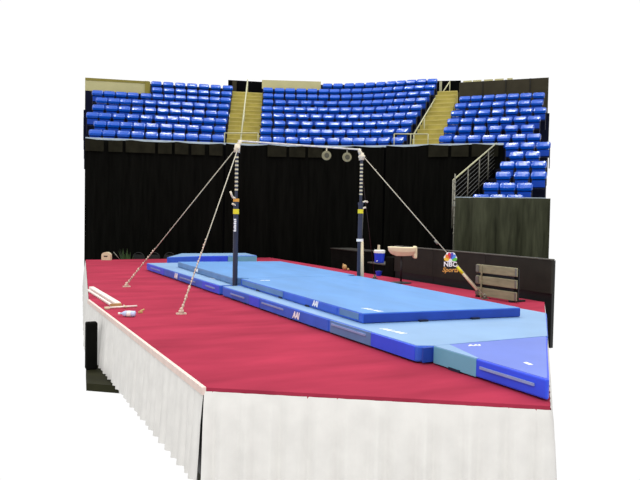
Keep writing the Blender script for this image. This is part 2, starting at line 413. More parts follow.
wall('trim_4', 'pale door jamb at the head of the left stairs', (5.08, 18.1), (5.26, 18.05), 6.6, 7.5, M['dark_wall'], .05)
wall('trim_5', 'beige end pillar of the left concourse wall', (0.9, 17.0), (1.06, 16.96), 6.35, 6.86, M['olive_trim'], .2)
wall('trim_6', 'pale door jamb at the head of the right stairs', (12.72, 12.85), (12.8, 12.78), 6.6, 7.42, M['rail'], .05)
# concrete front wall behind the drapes, with a pale ledge on it
bm, lb = NB(), NB()
for a, b in (((-2.1, 12.4), (9.85, 5.5)),):
    f = curve(-0.42, a, b); g = curve(-0.28, a, b)
    for i in range(min(len(f), len(g)) - 1):
        q = [f[i], f[i + 1], g[i + 1], g[i]]
        prism(bm, [(v.x, v.y) for v in q], FLOOR, 3.86)
        prism(lb, [(v.x, v.y) for v in q], 3.86, 3.93)
tag(build('wall_back', bm, M['void']), 'front wall of the seating bowl behind the black drapes', 'wall', kind='structure')
tag(build('trim_7', lb, M['ledge']), 'pale ledge between the blue seats and the black drapes', 'trim', kind='structure')
# end walls below the lower right tier
bm = NB()
LA, LB = Vector((5.85, 3.0, 0)), Vector((9.75, 5.85, 0))
n_ = Vector((-(LB - LA).y, (LB - LA).x, 0)).normalized() * -0.08
steps = 6
for k in range(steps):
    p, q = LA.lerp(LB, k / steps), LA.lerp(LB, (k + 1) / steps)
    prism(bm, [(p.x, p.y), (q.x, q.y), (q.x + n_.x, q.y + n_.y), (p.x + n_.x, p.y + n_.y)], FLOOR, tread_z(-5 + k) + 0.0)
tag(build('wall_side', bm, M['void']), 'dark side wall of the lower right seating', 'wall', kind='structure')

# ------------------------------------------------------------------ drapes
def drape(label, a, b, off, z0, z1, m, band=None, seed=0, sag=0.05, amp=0.08, freq=6.0, swag=False):
    rnd = random.Random(seed)
    pts = curve(off, a, b)
    seg = [(q - p).length for p, q in zip(pts[:-1], pts[1:])]
    T = sum(seg)
    N = int(T / 0.05)
    o = thing('black_drape', label, 'drape', (0, 0, 0))
    def at(s):
        for p, q, l in zip(pts[:-1], pts[1:], seg):
            if s <= l + 1e-6: return p.lerp(q, min(1, s / l)), (q - p).normalized()
            s -= l
        return pts[-1], (pts[-1] - pts[-2]).normalized()
    phs = [rnd.random() * 6 for _ in range(4)]
    def wave(s):
        return math.sin(s * freq + phs[0] + 1.6 * math.sin(s * 0.9 + phs[1])) + 0.5 * math.sin(s * freq * 2.3 + phs[2])
    def sheet(za, zb, mm, name, lo, hi, parent, rows=5, k=1.0, extra=0.0):
        bm = NB()
        prev = None
        for i in range(N + 1):
            s = T * i / N
            if s < lo or s > hi: continue
            p, d = at(s)
            nrm = Vector((d.y, -d.x, 0))
            cv = []
            for r in range(rows + 1):
                t = r / rows
                top = zb - sag * abs(math.sin(s * PI / 1.5)) if zb == z1 else zb
                z = top + (za - top) * t
                w = amp * k * wave(s) * (0.3 + 0.7 * t)
                pp = p + nrm * (w + extra)
                cv.append(bm.verts.new((pp.x, pp.y, z)))
            if prev:
                for u in range(rows): bm.faces.new((prev[u], cv[u], cv[u + 1], prev[u + 1]))
            prev = cv
        return build(name, bm, mm, parent, smooth=True)
    sheet(z0, z1, m, 'cloth', 0, T, o)
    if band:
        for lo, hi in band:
            sheet(z1 - 0.42, z1, M['drape_lit_fold'], 'lit_fold_band', T * lo, T * hi, o, 2, 0.35, 0.09)  # lighter strips stand in for lit folds along the top
    return o
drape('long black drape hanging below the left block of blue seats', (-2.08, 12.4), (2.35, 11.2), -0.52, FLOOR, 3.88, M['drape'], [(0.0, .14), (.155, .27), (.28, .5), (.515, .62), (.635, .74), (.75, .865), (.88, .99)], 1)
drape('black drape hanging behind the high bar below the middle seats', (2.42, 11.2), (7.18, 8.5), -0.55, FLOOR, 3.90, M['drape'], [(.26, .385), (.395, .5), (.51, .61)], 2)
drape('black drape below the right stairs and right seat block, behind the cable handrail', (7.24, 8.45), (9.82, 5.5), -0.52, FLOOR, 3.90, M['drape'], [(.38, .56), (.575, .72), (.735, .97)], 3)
# lower right drape
def straight_drape(label, p, q, z0, z1, m, seed):
    global C0
    keep = C0
    p, q = Vector((*p, 0)), Vector((*q, 0))
    C0 = [tuple((p - (q - p) * .05)[:2]), tuple(p[:2]), tuple(q[:2]), tuple((q + (q - p) * .05)[:2])]
    o = drape(label, (p.x, p.y), (q.x, q.y), 0, z0, z1, m, None, seed, 0.0, 0.17, 8.5)
    C0 = keep
    return o
straight_drape('olive black gathered drape under the lower right seats, behind the barrier', (5.71, 2.66), (7.33, 0.97), FLOOR, 2.0, M['drape_front'], 5)
bm = NB()
p, q = Vector((5.89, 2.98, 0)), Vector((7.51, 1.30, 0))
w = FH * .12
prism(bm, [(p.x, p.y), (q.x, q.y), (q.x + w.x, q.y + w.y), (p.x + w.x, p.y + w.y)], 1.75, 2.03)
tag(build('trim_8', bm, M['ledge']), 'pale kerb along the front of the lower right seats', 'trim', kind='structure')

# ------------------------------------------------------------------ stadium seats
def loft(secs):
    bm = NB()
    prev = None
    for sec in secs:
        colv = [bm.verts.new(v) for v in sec]
        n = len(colv)
        if prev:
            for i in range(n):
                j = (i + 1) % n
                bm.faces.new((prev[i], prev[j], colv[j], colv[i]))
        else:
            bm.faces.new(colv)
        prev = colv
    bm.faces.new(list(reversed(prev)))
    return bm
def backrest_bm():
    # upper pad: rolled lip in front, rounded corners, dished between them
    sec = [(-0.10, .600), (-0.13, .607), (-0.152, .675), (-0.140, .695), (-0.06, .765), (0.02, .822), (0.05, .828), (0.085, .81), (0.085, .74), (0.02, .60)]
    out = []
    for x in (-.214, -.210, -.198, -.175, -.11, 0, .11, .175, .198, .210, .214):
        e = abs(x) / .214
        k = max(0.0, (e - .75) / .25) ** 2.5
        dish = 0.03 * (1 - e ** 3)
        out.append([(x, (y + dish if y < .05 else y) * (1 - .5 * k) + .0 * k, .70 + (z - .70) * (1 - .45 * k)) for y, z in sec])
    return loft(out)
def pan_bm():
    sec = [(-0.02, .36), (-0.095, .38), (-0.105, .54), (-0.06, .58), (0.0, .59), (0.0, .36)]
    out = []
    for x in (-.18, -.17, 0, .17, .18):
        sh = 0.03 if abs(x) > .175 else 0
        out.append([(x, y + (sh if y < -.04 else 0), z) for y, z in sec])
    return loft(out)
def bracket_bm():
    bm = NB()
    for s in (-1, 1):
        box(bm, s * .19 - .01, s * .19 + .01, -0.06, 0.04, 0.0, .62)
    box(bm, -.19, .19, -0.01, 0.03, .33, .40)
    return bm
seat0 = thing('stadium_seat', '', 'seat', (0, 0, 0))
sb = build('backrest', backrest_bm(), M['seat_top'], seat0)
sp = build('seat', pan_bm(), M['seat_pan'], seat0, smooth=False, bevel=0)
sk = build('bracket', bracket_bm(), M['seat_bracket'], seat0)
ROWN = {r: ORD[r] + ' row up' for r in range(1, 10)}
LOW = {0: 'top row', -1: 'second row down', -2: 'third row down', -3: 'fourth row down', -4: 'fifth row down', -5: 'lowest row'}
first = True
for (blk, r), L in SEAT_ROWS.items():
    for i, (x, y, rz) in enumerate(L):
        if first:
            s = seat0
            first = False
        else:
            s = seat0.copy()
            col.objects.link(s)
            for ch in (sb, sp, sk):
                c = ch.copy()
                c.parent = s
                col.objects.link(c)
        s.location = (x, y, tread_z(r))
        s.rotation_euler = (0, 0, rz)
        n = len(L)
        where = 'leftmost' if i == 0 else ('rightmost' if i == n - 1 else ORD[i + 1] + ' from left')
        if r >= 1:
            s['label'] = 'blue folding stadium seat, %s in the %s of the %s block' % (where, ROWN[r], blk)
            s['group'] = 'blue seats of the %s block' % blk
        else:
            s['label'] = 'blue stadium seat, %s in the %s, lower right tier' % (where, LOW[r])
            s['group'] = 'blue seats of the lower right tier'

# ------------------------------------------------------------------ railings
def rails(name, label, cat, segs, posts, rr=0.028, m='rail'):
    o = thing(name, label, cat, (0, 0, 0))
    bm = NB()
    for s in segs: path(bm, [Vector(p) for p in s], rr)
    build('rail', bm, M[m], o, smooth=True)
    for a, b in posts:
        bm = NB()
        rod(bm, a, b, rr * .9)
        build('post', bm, M[m], o, smooth=True)
    return o
rails('guard_rail', 'pale guard rail across the foot of the left aisle stairs', 'railing', [[(2.4, 11.33, 4.28), (3.52, 11.0, 4.33)]], [((2.4, 11.33, 3.9), (2.4, 11.33, 4.28)), ((3.52, 11.0, 3.9), (3.52, 11.0, 4.33))], 0.02)
rails('stair_handrail', 'pale handrail climbing the middle of the left aisle stairs', 'railing', [[(2.96, 11.2, 4.15), (5.62, 17.6, 7.45)]], [((2.96, 11.2, 3.2), (2.96, 11.2, 4.15)), ((4.2, 14.2, 4.9), (4.2, 14.2, 5.7)), ((5.62, 17.6, 6.8), (5.62, 17.6, 7.52))], 0.03)
rails('guard_rail', 'pale guard rail across the foot of the right aisle stairs', 'railing', [[(7.48, 8.33, 4.32), (8.23, 7.40, 4.28)]], [((7.48, 8.33, 3.9), (7.48, 8.33, 4.32)), ((8.23, 7.40, 3.9), (8.23, 7.40, 4.28)), ((7.85, 7.87, 3.9), (7.85, 7.87, 4.3))], 0.02)
rails('stair_handrail', 'pale handrail climbing the right aisle stairs from the guard rail', 'railing', [[(7.98, 7.87, 4.31), (12.0, 12.04, 6.62)]], [((7.98, 7.87, 3.4), (7.98, 7.87, 4.31)), ((9.6, 9.55, 4.4), (9.6, 9.55, 5.24)), ((10.9, 10.9, 5.2), (10.9, 10.9, 5.98)), ((12.0, 12.04, 5.9), (12.0, 12.04, 6.62))], 0.025)
rails('stair_handrail', 'short pale handrail at the head of the right aisle stairs, in front of the opening', 'railing', [[(12.3, 12.03, 6.79), (13.05, 12.55, 7.40)]], [((12.3, 12.03, 6.1), (12.3, 12.03, 6.79)), ((13.05, 12.55, 6.6), (13.05, 12.55, 7.40))], 0.025)
# cable railing beside the lower right seats
o = thing('cable_handrail', 'sloping steel cable handrail beside the lower right seats', 'railing', (0, 0, 0))
ha, hb = Vector((5.75, 2.82, 2.46)), Vector((9.78, 5.78, 3.93))
bm = NB(); rod(bm, ha, hb, 0.023); build('rail', bm, M['rail'], o, smooth=True)
for t in (0.0, .30, .56, .79, 1.0):
    p = ha.lerp(hb, t)
    bm = NB(); rod(bm, (p.x, p.y, max(1.2, p.z - (1.1 if t else 1.26))), p, 0.016 if t else 0.024); build('post', bm, M['steel'], o, smooth=True)
for k in range(1, 8):
    dz = Vector((0, 0, -0.125 * k))
    bm = NB(); rod(bm, ha + dz, hb + dz, 0.006, n=6); build('cable', bm, M['wire'], o)
bm = NB()
for k in range(7):
    blob(bm, (5.76, 2.76, 2.38 + (k % 2) * .03 - k * 0.22), 0.03, 1, 1, 1.5, 1)
rod(bm, (5.76, 2.76, 2.62), (5.76, 2.76, FLOOR), 0.018)
tag(build('knotted_rope', bm, M['steel'], None, smooth=True), 'knotted grey rope hanging at the foot of the cable handrail', 'rope')

# ------------------------------------------------------------------ barrier boards along the right podium edge
ys = [2.46, 0.9, -0.85, -2.62]
names = ['leftmost black barrier board on the right podium edge, carrying the coloured emblem near its seam',
         'black barrier board bearing the colourful peacock emblem', 'black barrier board behind the weathered three-board rack']
names[0] = 'black barrier board behind the white chalk stand'
boards = []
for k in range(3):
    y1, y0 = ys[k] - 0.004, ys[k + 1] + 0.004
    o = thing('barrier_board', names[k], 'barrier', (3.73, (y0 + y1) / 2, FLOOR), 0, 'black barrier boards')
    h = (y1 - y0) / 2
    bm = NB(); box(bm, 0, 0.06, -h, h, 0.98, 1.585); build('panel', bm, M['barrier'], o)
    bm = NB(); box(bm, 0.03, 0.06, -h, h, 0.0, 0.98); build('kick_panel', bm, M['black'], o)
    bm = NB(); box(bm, -0.012, 0.072, -h, h, 1.585, 1.605); build('top_rail', bm, M['barrier_rim'], o)
    for yy in (-h + .03, h - .03):
        bm = NB(); box(bm, 0.065, 0.10, yy - .025, yy + .025, 0.0, 1.58); build('post', bm, M['black'], o)
    boards.append(o)
# emblem sign fixed over the right-hand cable
sg = thing('emblem_sign', 'fan emblem sign of six colours with letters, fixed over the right steel cable', 'sign', (2.356, -1.487, 0.641), -0.474)
sg.scale = (.9, .9, .93)
bm = NB(); box(bm, -.125, .125, .006, .018, -.20, .02); build('backing', bm, M['black'], sg)
bm = NB()
N = 48
vs = []
for k in range(N):
    a = 2 * PI * k / N
    rr = 0.128 + 0.008 * math.cos(6 * a + .3)
    vs.append((math.cos(a) * rr, 0.095 + max(-0.075, math.sin(a) * rr * 0.9)))
fv = [bm.verts.new((x, -.004, z)) for x, z in vs]; bv = [bm.verts.new((x, .012, z)) for x, z in vs]
bm.faces.new(fv); bm.faces.new(list(reversed(bv)))
for k in range(N): bm.faces.new((fv[k], fv[(k + 1) % N], bv[(k + 1) % N], bv[k]))
fan = build('fan', bm, M['logo_white'], sg)
for ang, c in ((170, 'f_yellow'), (138, 'f_orange'), (106, 'f_red'), (74, 'f_purple'), (42, 'f_blue'), (10, 'f_green')):
    a = math.radians(ang)
    bm = NB()
    L_, W_ = 0.168, 0.047
    A_, B_ = [], []
    for k in range(18):
        t = 2 * PI * k / 18
        u = L_ * (0.60 + 0.40 * math.cos(t))
        wv = W_ * math.sin(t) * (0.35 + 0.65 * (u / L_))
        dx, dz = math.cos(a) * u - math.sin(a) * wv, math.sin(a) * u + math.cos(a) * wv
        A_.append(bm.verts.new((dx * .8, -.009, .048 + dz * .95))); B_.append(bm.verts.new((dx * .8, -.003, .048 + dz * .95)))
    bm.faces.new(A_); bm.faces.new(list(reversed(B_)))
    for k in range(18): bm.faces.new((A_[k], A_[(k + 1) % 18], B_[(k + 1) % 18], B_[k]))
    build('feather', bm, M[c], fan)
t = text_mesh('letters', 'NBC', 0.135, M['logo_white'], sg, frame((0, 0.002, -0.035), (1, 0, 0), (0, 0, 1)), bold=0.003)
t['label'] = 'white block letters'
t = text_mesh('script_letters', 'Sports', 0.125, M['gold'], sg, frame((0, 0.002, -0.145), (1, 0, 0), (0, 0, 1)), bold=0.003, shear=0.3)
t['label'] = 'gold slanted script letters'

# ------------------------------------------------------------------ mats
def mat_thing(label, name='landing_mat'):
    return thing(name, label, 'mat', (0, 0, 0))
def handle(parent, x, y0, y1, z, nx=-1):
    bm = NB()
    box(bm, x - 0.008, x + 0.004, y0, y1, z - 0.012, z + 0.012)
    build('handle_strap', bm, M['strap'], parent)
def side_panel(parent, x, y0, y1, z0, z1, m, name='side_flap', label=None):
    bm = NB()
    box(bm, x - 0.006, x + 0.01, y0, y1, z0, z1)
    o = build(name, bm, M[m], parent, bevel=.003)
    if label: o['label'] = label
    return o
def white_logo(parent, x, y, z, size, flat=False, dirx=(0, -1, 0), diry=(0, 0, 1), body='AAI'):
    o = text_mesh('logo', body, size, M['logo_white'], parent, frame((x, y, z), dirx, diry), bold=size * .05, shear=0.3, extrude=0.002)
    o['label'] = 'white slanted lettering'
H1 = 0.175
# lower far mat
lo = mat_thing('long blue lower landing mat on the carpet, beyond the left post')
bm = NB()
prism(bm, [(-1.556, 0.06), (-1.02, 0.06), (-1.02, -0.03), (1.02, -0.03), (1.02, 0.06), (1.556, 0.06), (1.556, 5.71), (-1.556, 5.71)], 0.012, H1)
build('body', bm, M['mat_side'], lo, bevel=.018)
bm = NB()
prism(bm, [(-1.54, 0.075), (-1.0, 0.075), (-1.0, -0.02), (1.0, -0.02), (1.0, 0.075), (1.54, 0.075), (1.54, 5.695), (-1.54, 5.695)], H1 - .01, H1 + .003)
build('top_cover', bm, M['mat_low'], lo)
bm = NB(); box(bm, -1.53, 1.53, 0.1, 5.65, 0.001, 0.014); build('base', bm, M['mat_dark'], lo)
side_panel(lo, -1.556, 3.98, 5.66, 0.02, 0.165, 'mat_royal', label='brighter royal blue side flap')
side_panel(lo, -1.556, 0.08, 1.07, 0.02, 0.165, 'mat_royal', label='brighter royal blue side flap')
handle(lo, -1.566, 1.5, 2.6, 0.10); handle(lo, -1.566, 0.3, 0.85, 0.10); handle(lo, -1.566, 4.3, 5.2, 0.10)
white_logo(lo, -1.567, 2.93, 0.095, 0.15)
white_logo(lo, -1.25, 1.3, H1 + .004, 0.11, dirx=(.3, -1, 0), diry=(1, .3, 0))
# lower near mat
ln = mat_thing('long blue lower landing mat on the carpet, with a royal blue near corner')
poly = [(-1.556, -0.09), (-1.02, -0.09), (-1.02, -0.036), (1.02, -0.036), (1.02, -0.09), (1.556, -0.09), (1.556, -4.66), (0.16, -6.05), (-1.40, -6.05), (-1.556, -5.98)]
bm = NB(); prism(bm, poly, 0.012, H1); build('body', bm, M['mat_side'], ln, bevel=.018)
bm = NB(); prism(bm, [(x * .99, y * .998 - .001) for x, y in poly], H1 - .01, H1 + .003); build('top_cover', bm, M['mat_low'], ln)
bm = NB(); prism(bm, [(x * .98, y * .985 - .02) for x, y in poly], 0.001, 0.014); build('base', bm, M['mat_dark'], ln)
side_panel(ln, -1.556, -1.83, -1.41, 0.02, 0.165, 'mat_royal', label='short royal blue folded flap')
side_panel(ln, -1.556, -4.10, -1.87, 0.02, 0.165, 'mat_side')
side_panel(ln, -1.556, -5.12, -4.16, 0.02, 0.168, 'mat_side_grey', label='greyish blue side flap')
side_panel(ln, -1.556, -5.96, -5.12, 0.02, 0.168, 'mat_royal', label='royal blue corner wrap')
bm = NB(); box(bm, -1.53, -1.41, -6.062, -6.045, 0.02, 0.165); build('corner_wrap', bm, M['mat_navy'], ln)
handle(ln, -1.566, -1.2, -0.55, 0.10); handle(ln, -1.566, -2.75, -1.95, 0.115); handle(ln, -1.566, -5.02, -4.2, 0.125)
for y in (-0.62, -1.2, -1.88, -2.6, -2.95, -3.55):
    bm = NB(); box(bm, -1.562, -1.52, y - .05, y + .05, 0.001, 0.022); build('velcro_tab', bm, M['mat_dark'], ln)
white_logo(ln, -1.568, -3.17, 0.088, 0.125)
white_logo(ln, -1.30, -5.16, H1 + .004, 0.10, dirx=(.12, -1, 0), diry=(1, .12, 0), body='AAI  AAI')
# near front mat
nf = mat_thing('violet blue landing mat nearest the camera with a teal end flap')
poly = [(-1.41, -6.075), (0.12, -6.075), (-1.38, -7.575), (-1.41, -7.58)]
bm = NB(); prism(bm, poly, 0.012, H1 + .005); build('body', bm, M['mat_royal'], nf, bevel=.016)
bm = NB(); prism(bm, [(-1.395, -6.085), (0.09, -6.085), (-1.37, -7.54), (-1.395, -7.55)], H1 - .01, H1 + .009); build('top_cover', bm, M['mat_violet'], nf)
bm = NB(); prism(bm, [(-1.36, -6.1), (0.0, -6.1), (-1.34, -7.42), (-1.36, -7.42)], 0.001, 0.014); build('base', bm, M['mat_dark'], nf)
side_panel(nf, -1.41, -6.72, -6.08, 0.012, H1 + .004, 'mat_teal', label='pale teal end flap')
bm = NB(); prism(bm, [(-1.412, -6.08), (-1.22, -6.08), (-1.385, -6.72), (-1.412, -6.72)], H1, H1 + .0105); o = build('top_flap', bm, M['mat_low'], nf)
handle(nf, -1.418, -7.45, -6.78, 0.11)
bm = NB(); box(bm, -1.425, -1.40, -6.50, -6.33, 0.0, 0.025); build('velcro_tab', bm, M['mat_dark'], nf)
white_logo(nf, -1.02, -6.215, H1 + .0105, 0.085, dirx=(1, -.25, 0), diry=(.25, 1, 0))
bm = NB(); prism(bm, [(-1.14, -7.03), (-1.10, -7.03), (-1.12, -7.13), (-1.16, -7.12)], H1 + .009, H1 + .012); build('white_tape', bm, M['logo_white'], nf)
# upper far mat
Z0, Z1 = H1 + .006, 0.30
uf = mat_thing('light blue upper landing mat stacked behind the line of the high bar')
poly = [(-1.30, 0.10), (-1.12, 0.10), (-1.12, 0.0), (1.10, 0.0), (1.10, 0.10), (1.26, 0.10), (1.37, 4.0), (-1.15, 4.30)]
bm = NB(); prism(bm, poly, Z0, Z1); build('body', bm, M['mat_side_grey'], uf, bevel=.016)
bm = NB(); prism(bm, [(x * .99, y * .997 + .004) for x, y in poly], Z1 - .01, Z1 + .003); build('top_cover', bm, M['mat_top'], uf)
white_logo(uf, -1.245, 2.45, 0.245, 0.09, dirx=(-.036, -1, 0))
# upper near mat
un = mat_thing('light blue upper landing mat stacked in front, with a navy end face')
poly = [(-1.22, -0.11), (-1.06, -0.11), (-1.06, -0.01), (1.02, -0.01), (1.02, -0.11), (1.21, -0.11), (0.91, -4.83), (-1.357, -4.59)]
bm = NB(); prism(bm, poly, Z0, Z1); build('body', bm, M['mat_side'], un, bevel=.014)
bm = NB(); prism(bm, [(x * .992, y * .998 - .002) for x, y in poly], Z1 - .01, Z1 + .003); build('top_cover', bm, M['mat_top'], un)
bm = NB(); prism(bm, [(-1.34, -4.60), (0.90, -4.837), (0.90, -4.82), (-1.34, -4.585)], Z0 + .008, Z1 - .012); build('end_face', bm, M['mat_navy'], un)
def un_x(y): return -1.22 + (-1.357 + 1.22) * (y + .11) / (-4.59 + .11)
for y0, y1, m, lb in ((-2.1, -0.2, 'mat_side_grey', 'greyish side flap'), (-3.92, -2.15, 'mat_side', None), (-4.5, -4.0, 'mat_side_grey', 'greyish end side flap')):
    bm = NB(); prism(bm, [(un_x(y0) - .007, y0), (un_x(y1) - .007, y1), (un_x(y1) + .01, y1), (un_x(y0) + .01, y0)], Z0 + .03, Z1 - .012)
    o = build('side_flap', bm, M[m], un)
    if lb: o['label'] = lb
tabs = [(un_x(y) - .012, un_x(y) + .02, y - .06, y + .06) for y in (-1.0, -2.0, -3.0)] + [(x - .06, x + .06, -4.72 - (x + .6) * .1, -4.66 - (x + .6) * .1) for x in (-0.55, 0.2)]
for q in tabs:
    bm = NB(); box(bm, *q, Z0, Z0 + .02); build('velcro_tab', bm, M['mat_dark'], un)
white_logo(un, un_x(-3.27) - .011, -3.27, 0.25, 0.105, dirx=(-.03, -1, 0))
white_logo(un, -1.09, -4.36, Z1 + .004, 0.09, dirx=(.12, -1, 0), diry=(1, .12, 0), body='AAI  AAI')
white_logo(un, -0.92, -0.5, Z1 + .004, 0.1, dirx=(1, -.3, 0), diry=(.3, 1, 0))
# far mat behind
fm = mat_thing('thick blue mat lying crosswise at the far end of the landing area')
poly = [(-0.86, 6.42), (0.1, 6.36), (1.66, 6.3), (1.80, 7.5), (-0.15, 7.6)]
bm = NB(); prism(bm, poly, 0.003, [.27, .30, .30, .30, .30]); build('body', bm, M['mat_side'], fm, bevel=.016)
bm = NB(); prism(bm, [(-0.82, 6.45), (0.1, 6.39), (1.64, 6.33), (1.78, 7.48), (-0.13, 7.57)], .26, [.274, .304, .304, .304, .304]); build('top_cover', bm, M['mat_low'], fm)
bm = NB(); prism(bm, [(-0.02, 6.355), (0.80, 6.322), (0.80, 6.35), (-0.02, 6.385)], .03, .285); o = build('front_flap', bm, M['mat_royal'], fm); o['label'] = 'royal blue front flap'
bm = NB(); prism(bm, [(0.82, 6.32), (1.655, 6.288), (1.655, 6.33), (0.82, 6.35)], .03, .285); o = build('front_flap', bm, M['mat_teal'], fm); o['label'] = 'pale teal front flap'

# ------------------------------------------------------------------ high bar
hbar = thing('high_bar', 'gymnastics high bar on two dark posts braced by steel cables', 'high bar', (0, 0, 0))
PX = 1.29
bm = NB()
pts = [Vector((-PX + .02, 0, 2.765)).lerp(Vector((PX - .02, 0, 2.765)), k / 16) for k in range(17)]
path(bm, pts, 0.016, 10)
build('bar', bm, M['bar'], hbar, smooth=True)
for s in (-1, 1):
    x = s * PX
    bm = NB()
    rod(bm, (x, 0, 0.003), (x, 0, 1.72), 0.046, n=14)
    rod(bm, (x, 0, 1.70), (x, 0, 2.60), 0.027, n=14)
    rod(bm, (x, 0, 0.003), (x, 0, 0.025), 0.085, n=18)
    up = build('upright', bm, M['post'], hbar, smooth=False)
    # height marks: pale rings
    for k in range(9):
        z = 1.88 + k * 0.072
        bm = NB(); rod(bm, (x, 0, z), (x, 0, z + 0.03), 0.030, n=14); build('height_mark', bm, M['post_mark'], up)
    # head clamp
    bm = NB()
    rod(bm, (x, 0, 2.56), (x - s * .01, 0, 2.70), 0.055, 0.05, n=12)
    rod(bm, (x - s * .02, 0, 2.68), (x - s * .075, 0, 2.775), 0.045, 0.026, n=12)
    rod(bm, (x, -.09, 2.63), (x, .09, 2.63), 0.028, n=10)
    build('head_clamp', bm, M['clamp'], up, smooth=True)
    # lever, locking knobs
    lv = NB()
    d = -1 if s < 0 else 1
    path(lv, [Vector((x + d * .03, -.03, 1.74)), Vector((x + d * .09, -.05, 1.76)), Vector((x + d * .13, -.05, 1.86 if s < 0 else 1.74))], 0.018)
    build('locking_lever', lv, M['clamp'], up, smooth=True)
    lv = NB()
    path(lv, [Vector((x + d * .03, -.03, 1.62)), Vector((x + d * .09, -.05, 1.64))], 0.018)
    build('locking_lever', lv, M['clamp'], up, smooth=True)
    bm = NB(); rod(bm, (x, 0, 1.68), (x, 0, 1.735), 0.055, n=14); build('collar', bm, M['orange'] if s < 0 else M['post'], up)
    bm = NB(); rod(bm, (x, 0, 1.46 if s < 0 else 1.52), (x, 0, 1.55 if s < 0 else 1.60), 0.0545, n=14); build('yellow_label', bm, M['yellow'], up)
    if s < 0:
        bm = NB()
        for k in range(7): box(bm, x - .05 + (k % 2) * .008, x - .012, -.052, -.03, 1.15 + k * .033, 1.175 + k * .033)
        o = build('white_print', bm, M['logo_white'], up); o['label'] = 'column of small white print'
    else:
        bm = NB(); rod(bm, (x, 0, .97), (x, 0, 1.02), 0.068, n=14); build('ring_clamp', bm, M['white'], up)
        bm = NB(); rod(bm, (x + .045, -.05, .0), (x + .02, -.05, .97), 0.04, 0.028, n=10); o = build('brace_tube', bm, M['cream'], up, smooth=True); o['label'] = 'cream brace tube beside the post'
        bm = NB(); rod(bm, (x + .04, -.01, 1.0), (x + .052, -.01, 1.62), 0.008, n=6); build('cord', bm, M['steel'], up)
anch = {(-1, 1): (-2.81, 1.93, 0), (-1, -1): (-2.81, -1.93, 0), (1, -1): (2.81, -1.93, 0), (1, 1): (2.95, 2.1, 0.0)}
for (s, t), A in anch.items():
    top = Vector((s * PX, t * .06, 2.63))
    A = Vector(A)
    bm = NB()
    rod(bm, top, A + Vector((0, 0, .05)), 0.0085 if not (s, t) == (1, 1) else 0.007, n=8)
    cb = build('cable', bm, M['cable'] if (s, t) != (1, 1) else M['pot'], hbar, smooth=True)
    # covered chain on the lower part
    bm = NB()
    d = (top - A)
    frac = {(-1, -1): .40, (-1, 1): .28, (1, -1): 0.0, (1, 1): .0}[(s, t)]
    n = int(frac * d.length / 0.055)
    for k in range(n):
        p = A + Vector((0, 0, .05)) + d * (k + .6) * 0.055 / d.length
        blob(bm, p, 0.013 + 0.004 * math.sin(k * 2.1) + 0.006 * (k < 8), 1, 1, 1.6, 1)
    if n: build('chain', bm, M['rope'], cb, smooth=True)
    if (s, t) == (1, -1):
        bm = NB(); rod(bm, A + d * .06, A + d * .22, 0.026, n=10); o = build('turnbuckle', bm, M['cream'], cb, smooth=True)
        bm = NB(); rod(bm, A + d * .17, A + d * .215, 0.029, n=10); build('yellow_tag', bm, M['yellow'], cb, smooth=True)
        bm = NB(); rod(bm, A + d * .37, A + d * .395, 0.022, n=10); build('ferrule', bm, M['steel'], cb, smooth=True)
    bm = NB()
    box(bm, A.x - .07, A.x + .07, A.y - .035, A.y + .035, 0, .02)
    rod(bm, A + Vector((-.03, 0, .03)), A + Vector((.03, 0, .05)), .03, n=10)
    blob(bm, A + Vector((0, 0, .07)), .028, 1, 1, 1.2, 1)
    build('floor_anchor', bm, M['rope'] if s < 0 else M['steel'], cb, smooth=False)
# two discs hanging on the bar
for k, (x, z, lb) in enumerate(((0.513, 2.607, 'grey round disc hanging from the bar, left of the pair'), (0.961, 2.60, 'grey round disc hanging from the bar, right one nearest the post'))):
    o = thing('hanging_disc', lb, 'disc', (x, 0, z), -0.50 + .06 * k, 'discs hanging from the bar')
    bm = NB(); rod(bm, (0, -.012, 0), (0, .012, 0), 0.09, n=28); build('plate', bm, M['disc'], o, bevel=.004)
    bm = NB(); rod(bm, (0.008, -.017, 0.0), (0.008, -.011, 0), 0.048, n=20); rod(bm, (0, -.018, 0.01), (0, -.012, 0.01), 0.02, n=12); build('centre_print', bm, M['disc_mark'], o)
    bm = NB(); box(bm, -.012, .012, -.006, .006, 0.08, 0.158); rod(bm, (0, -.02, .15), (0, .02, .15), 0.012, n=8); build('hanging_strap', bm, M['cream'] if k == 0 else M['steel'], o)

# ------------------------------------------------------------------ props at the right edge
o = thing('chalk_stand', 'white chalk tray on a thin black pedestal at the right edge of the carpet', 'chalk stand', (3.0, 1.07, 0), -0.474)
bm = NB(); lathe(bm, [(.23, 0), (.23, .012), (.05, .02), (.02, .04)], 20); build('base', bm, M['black'], o)
bm = NB(); rod(bm, (0, 0, .02), (0, 0, .62), 0.022); build('pole', bm, M['black'], o, smooth=True)
bm = NB()   # boat-shaped tray: rounded at the left, open on top
prof = [(-.30, .17, .80), (-.285, .09, .80), (-.23, .02, .80), (-.12, -.02, .80), (.05, -.02, .79), (.20, -.01, .79), (.29, .02, .80)]
prev = None
for x, dz, zt in prof:
    zb = .62 + dz * .95
    w = .17 if x > -.28 else .13
    cv = [bm.verts.new(v) for v in ((x, -w, zt), (x, -w * .9, (zb + zt) / 2), (x, -w * .55, zb), (x, w * .55, zb), (x, w * .9, (zb + zt) / 2), (x, w, zt), (x, w - .03, zt), (x, 0, zt - .035), (x, -w + .03, zt))]
    if prev:
        for i in range(9):
            j = (i + 1) % 9
            bm.faces.new((prev[i], prev[j], cv[j], cv[i]))
    else: bm.faces.new(cv)
    prev = cv
bm.faces.new(list(reversed(prev)))
build('tray', bm, M['white_top'], o, smooth=False, bevel=.01)
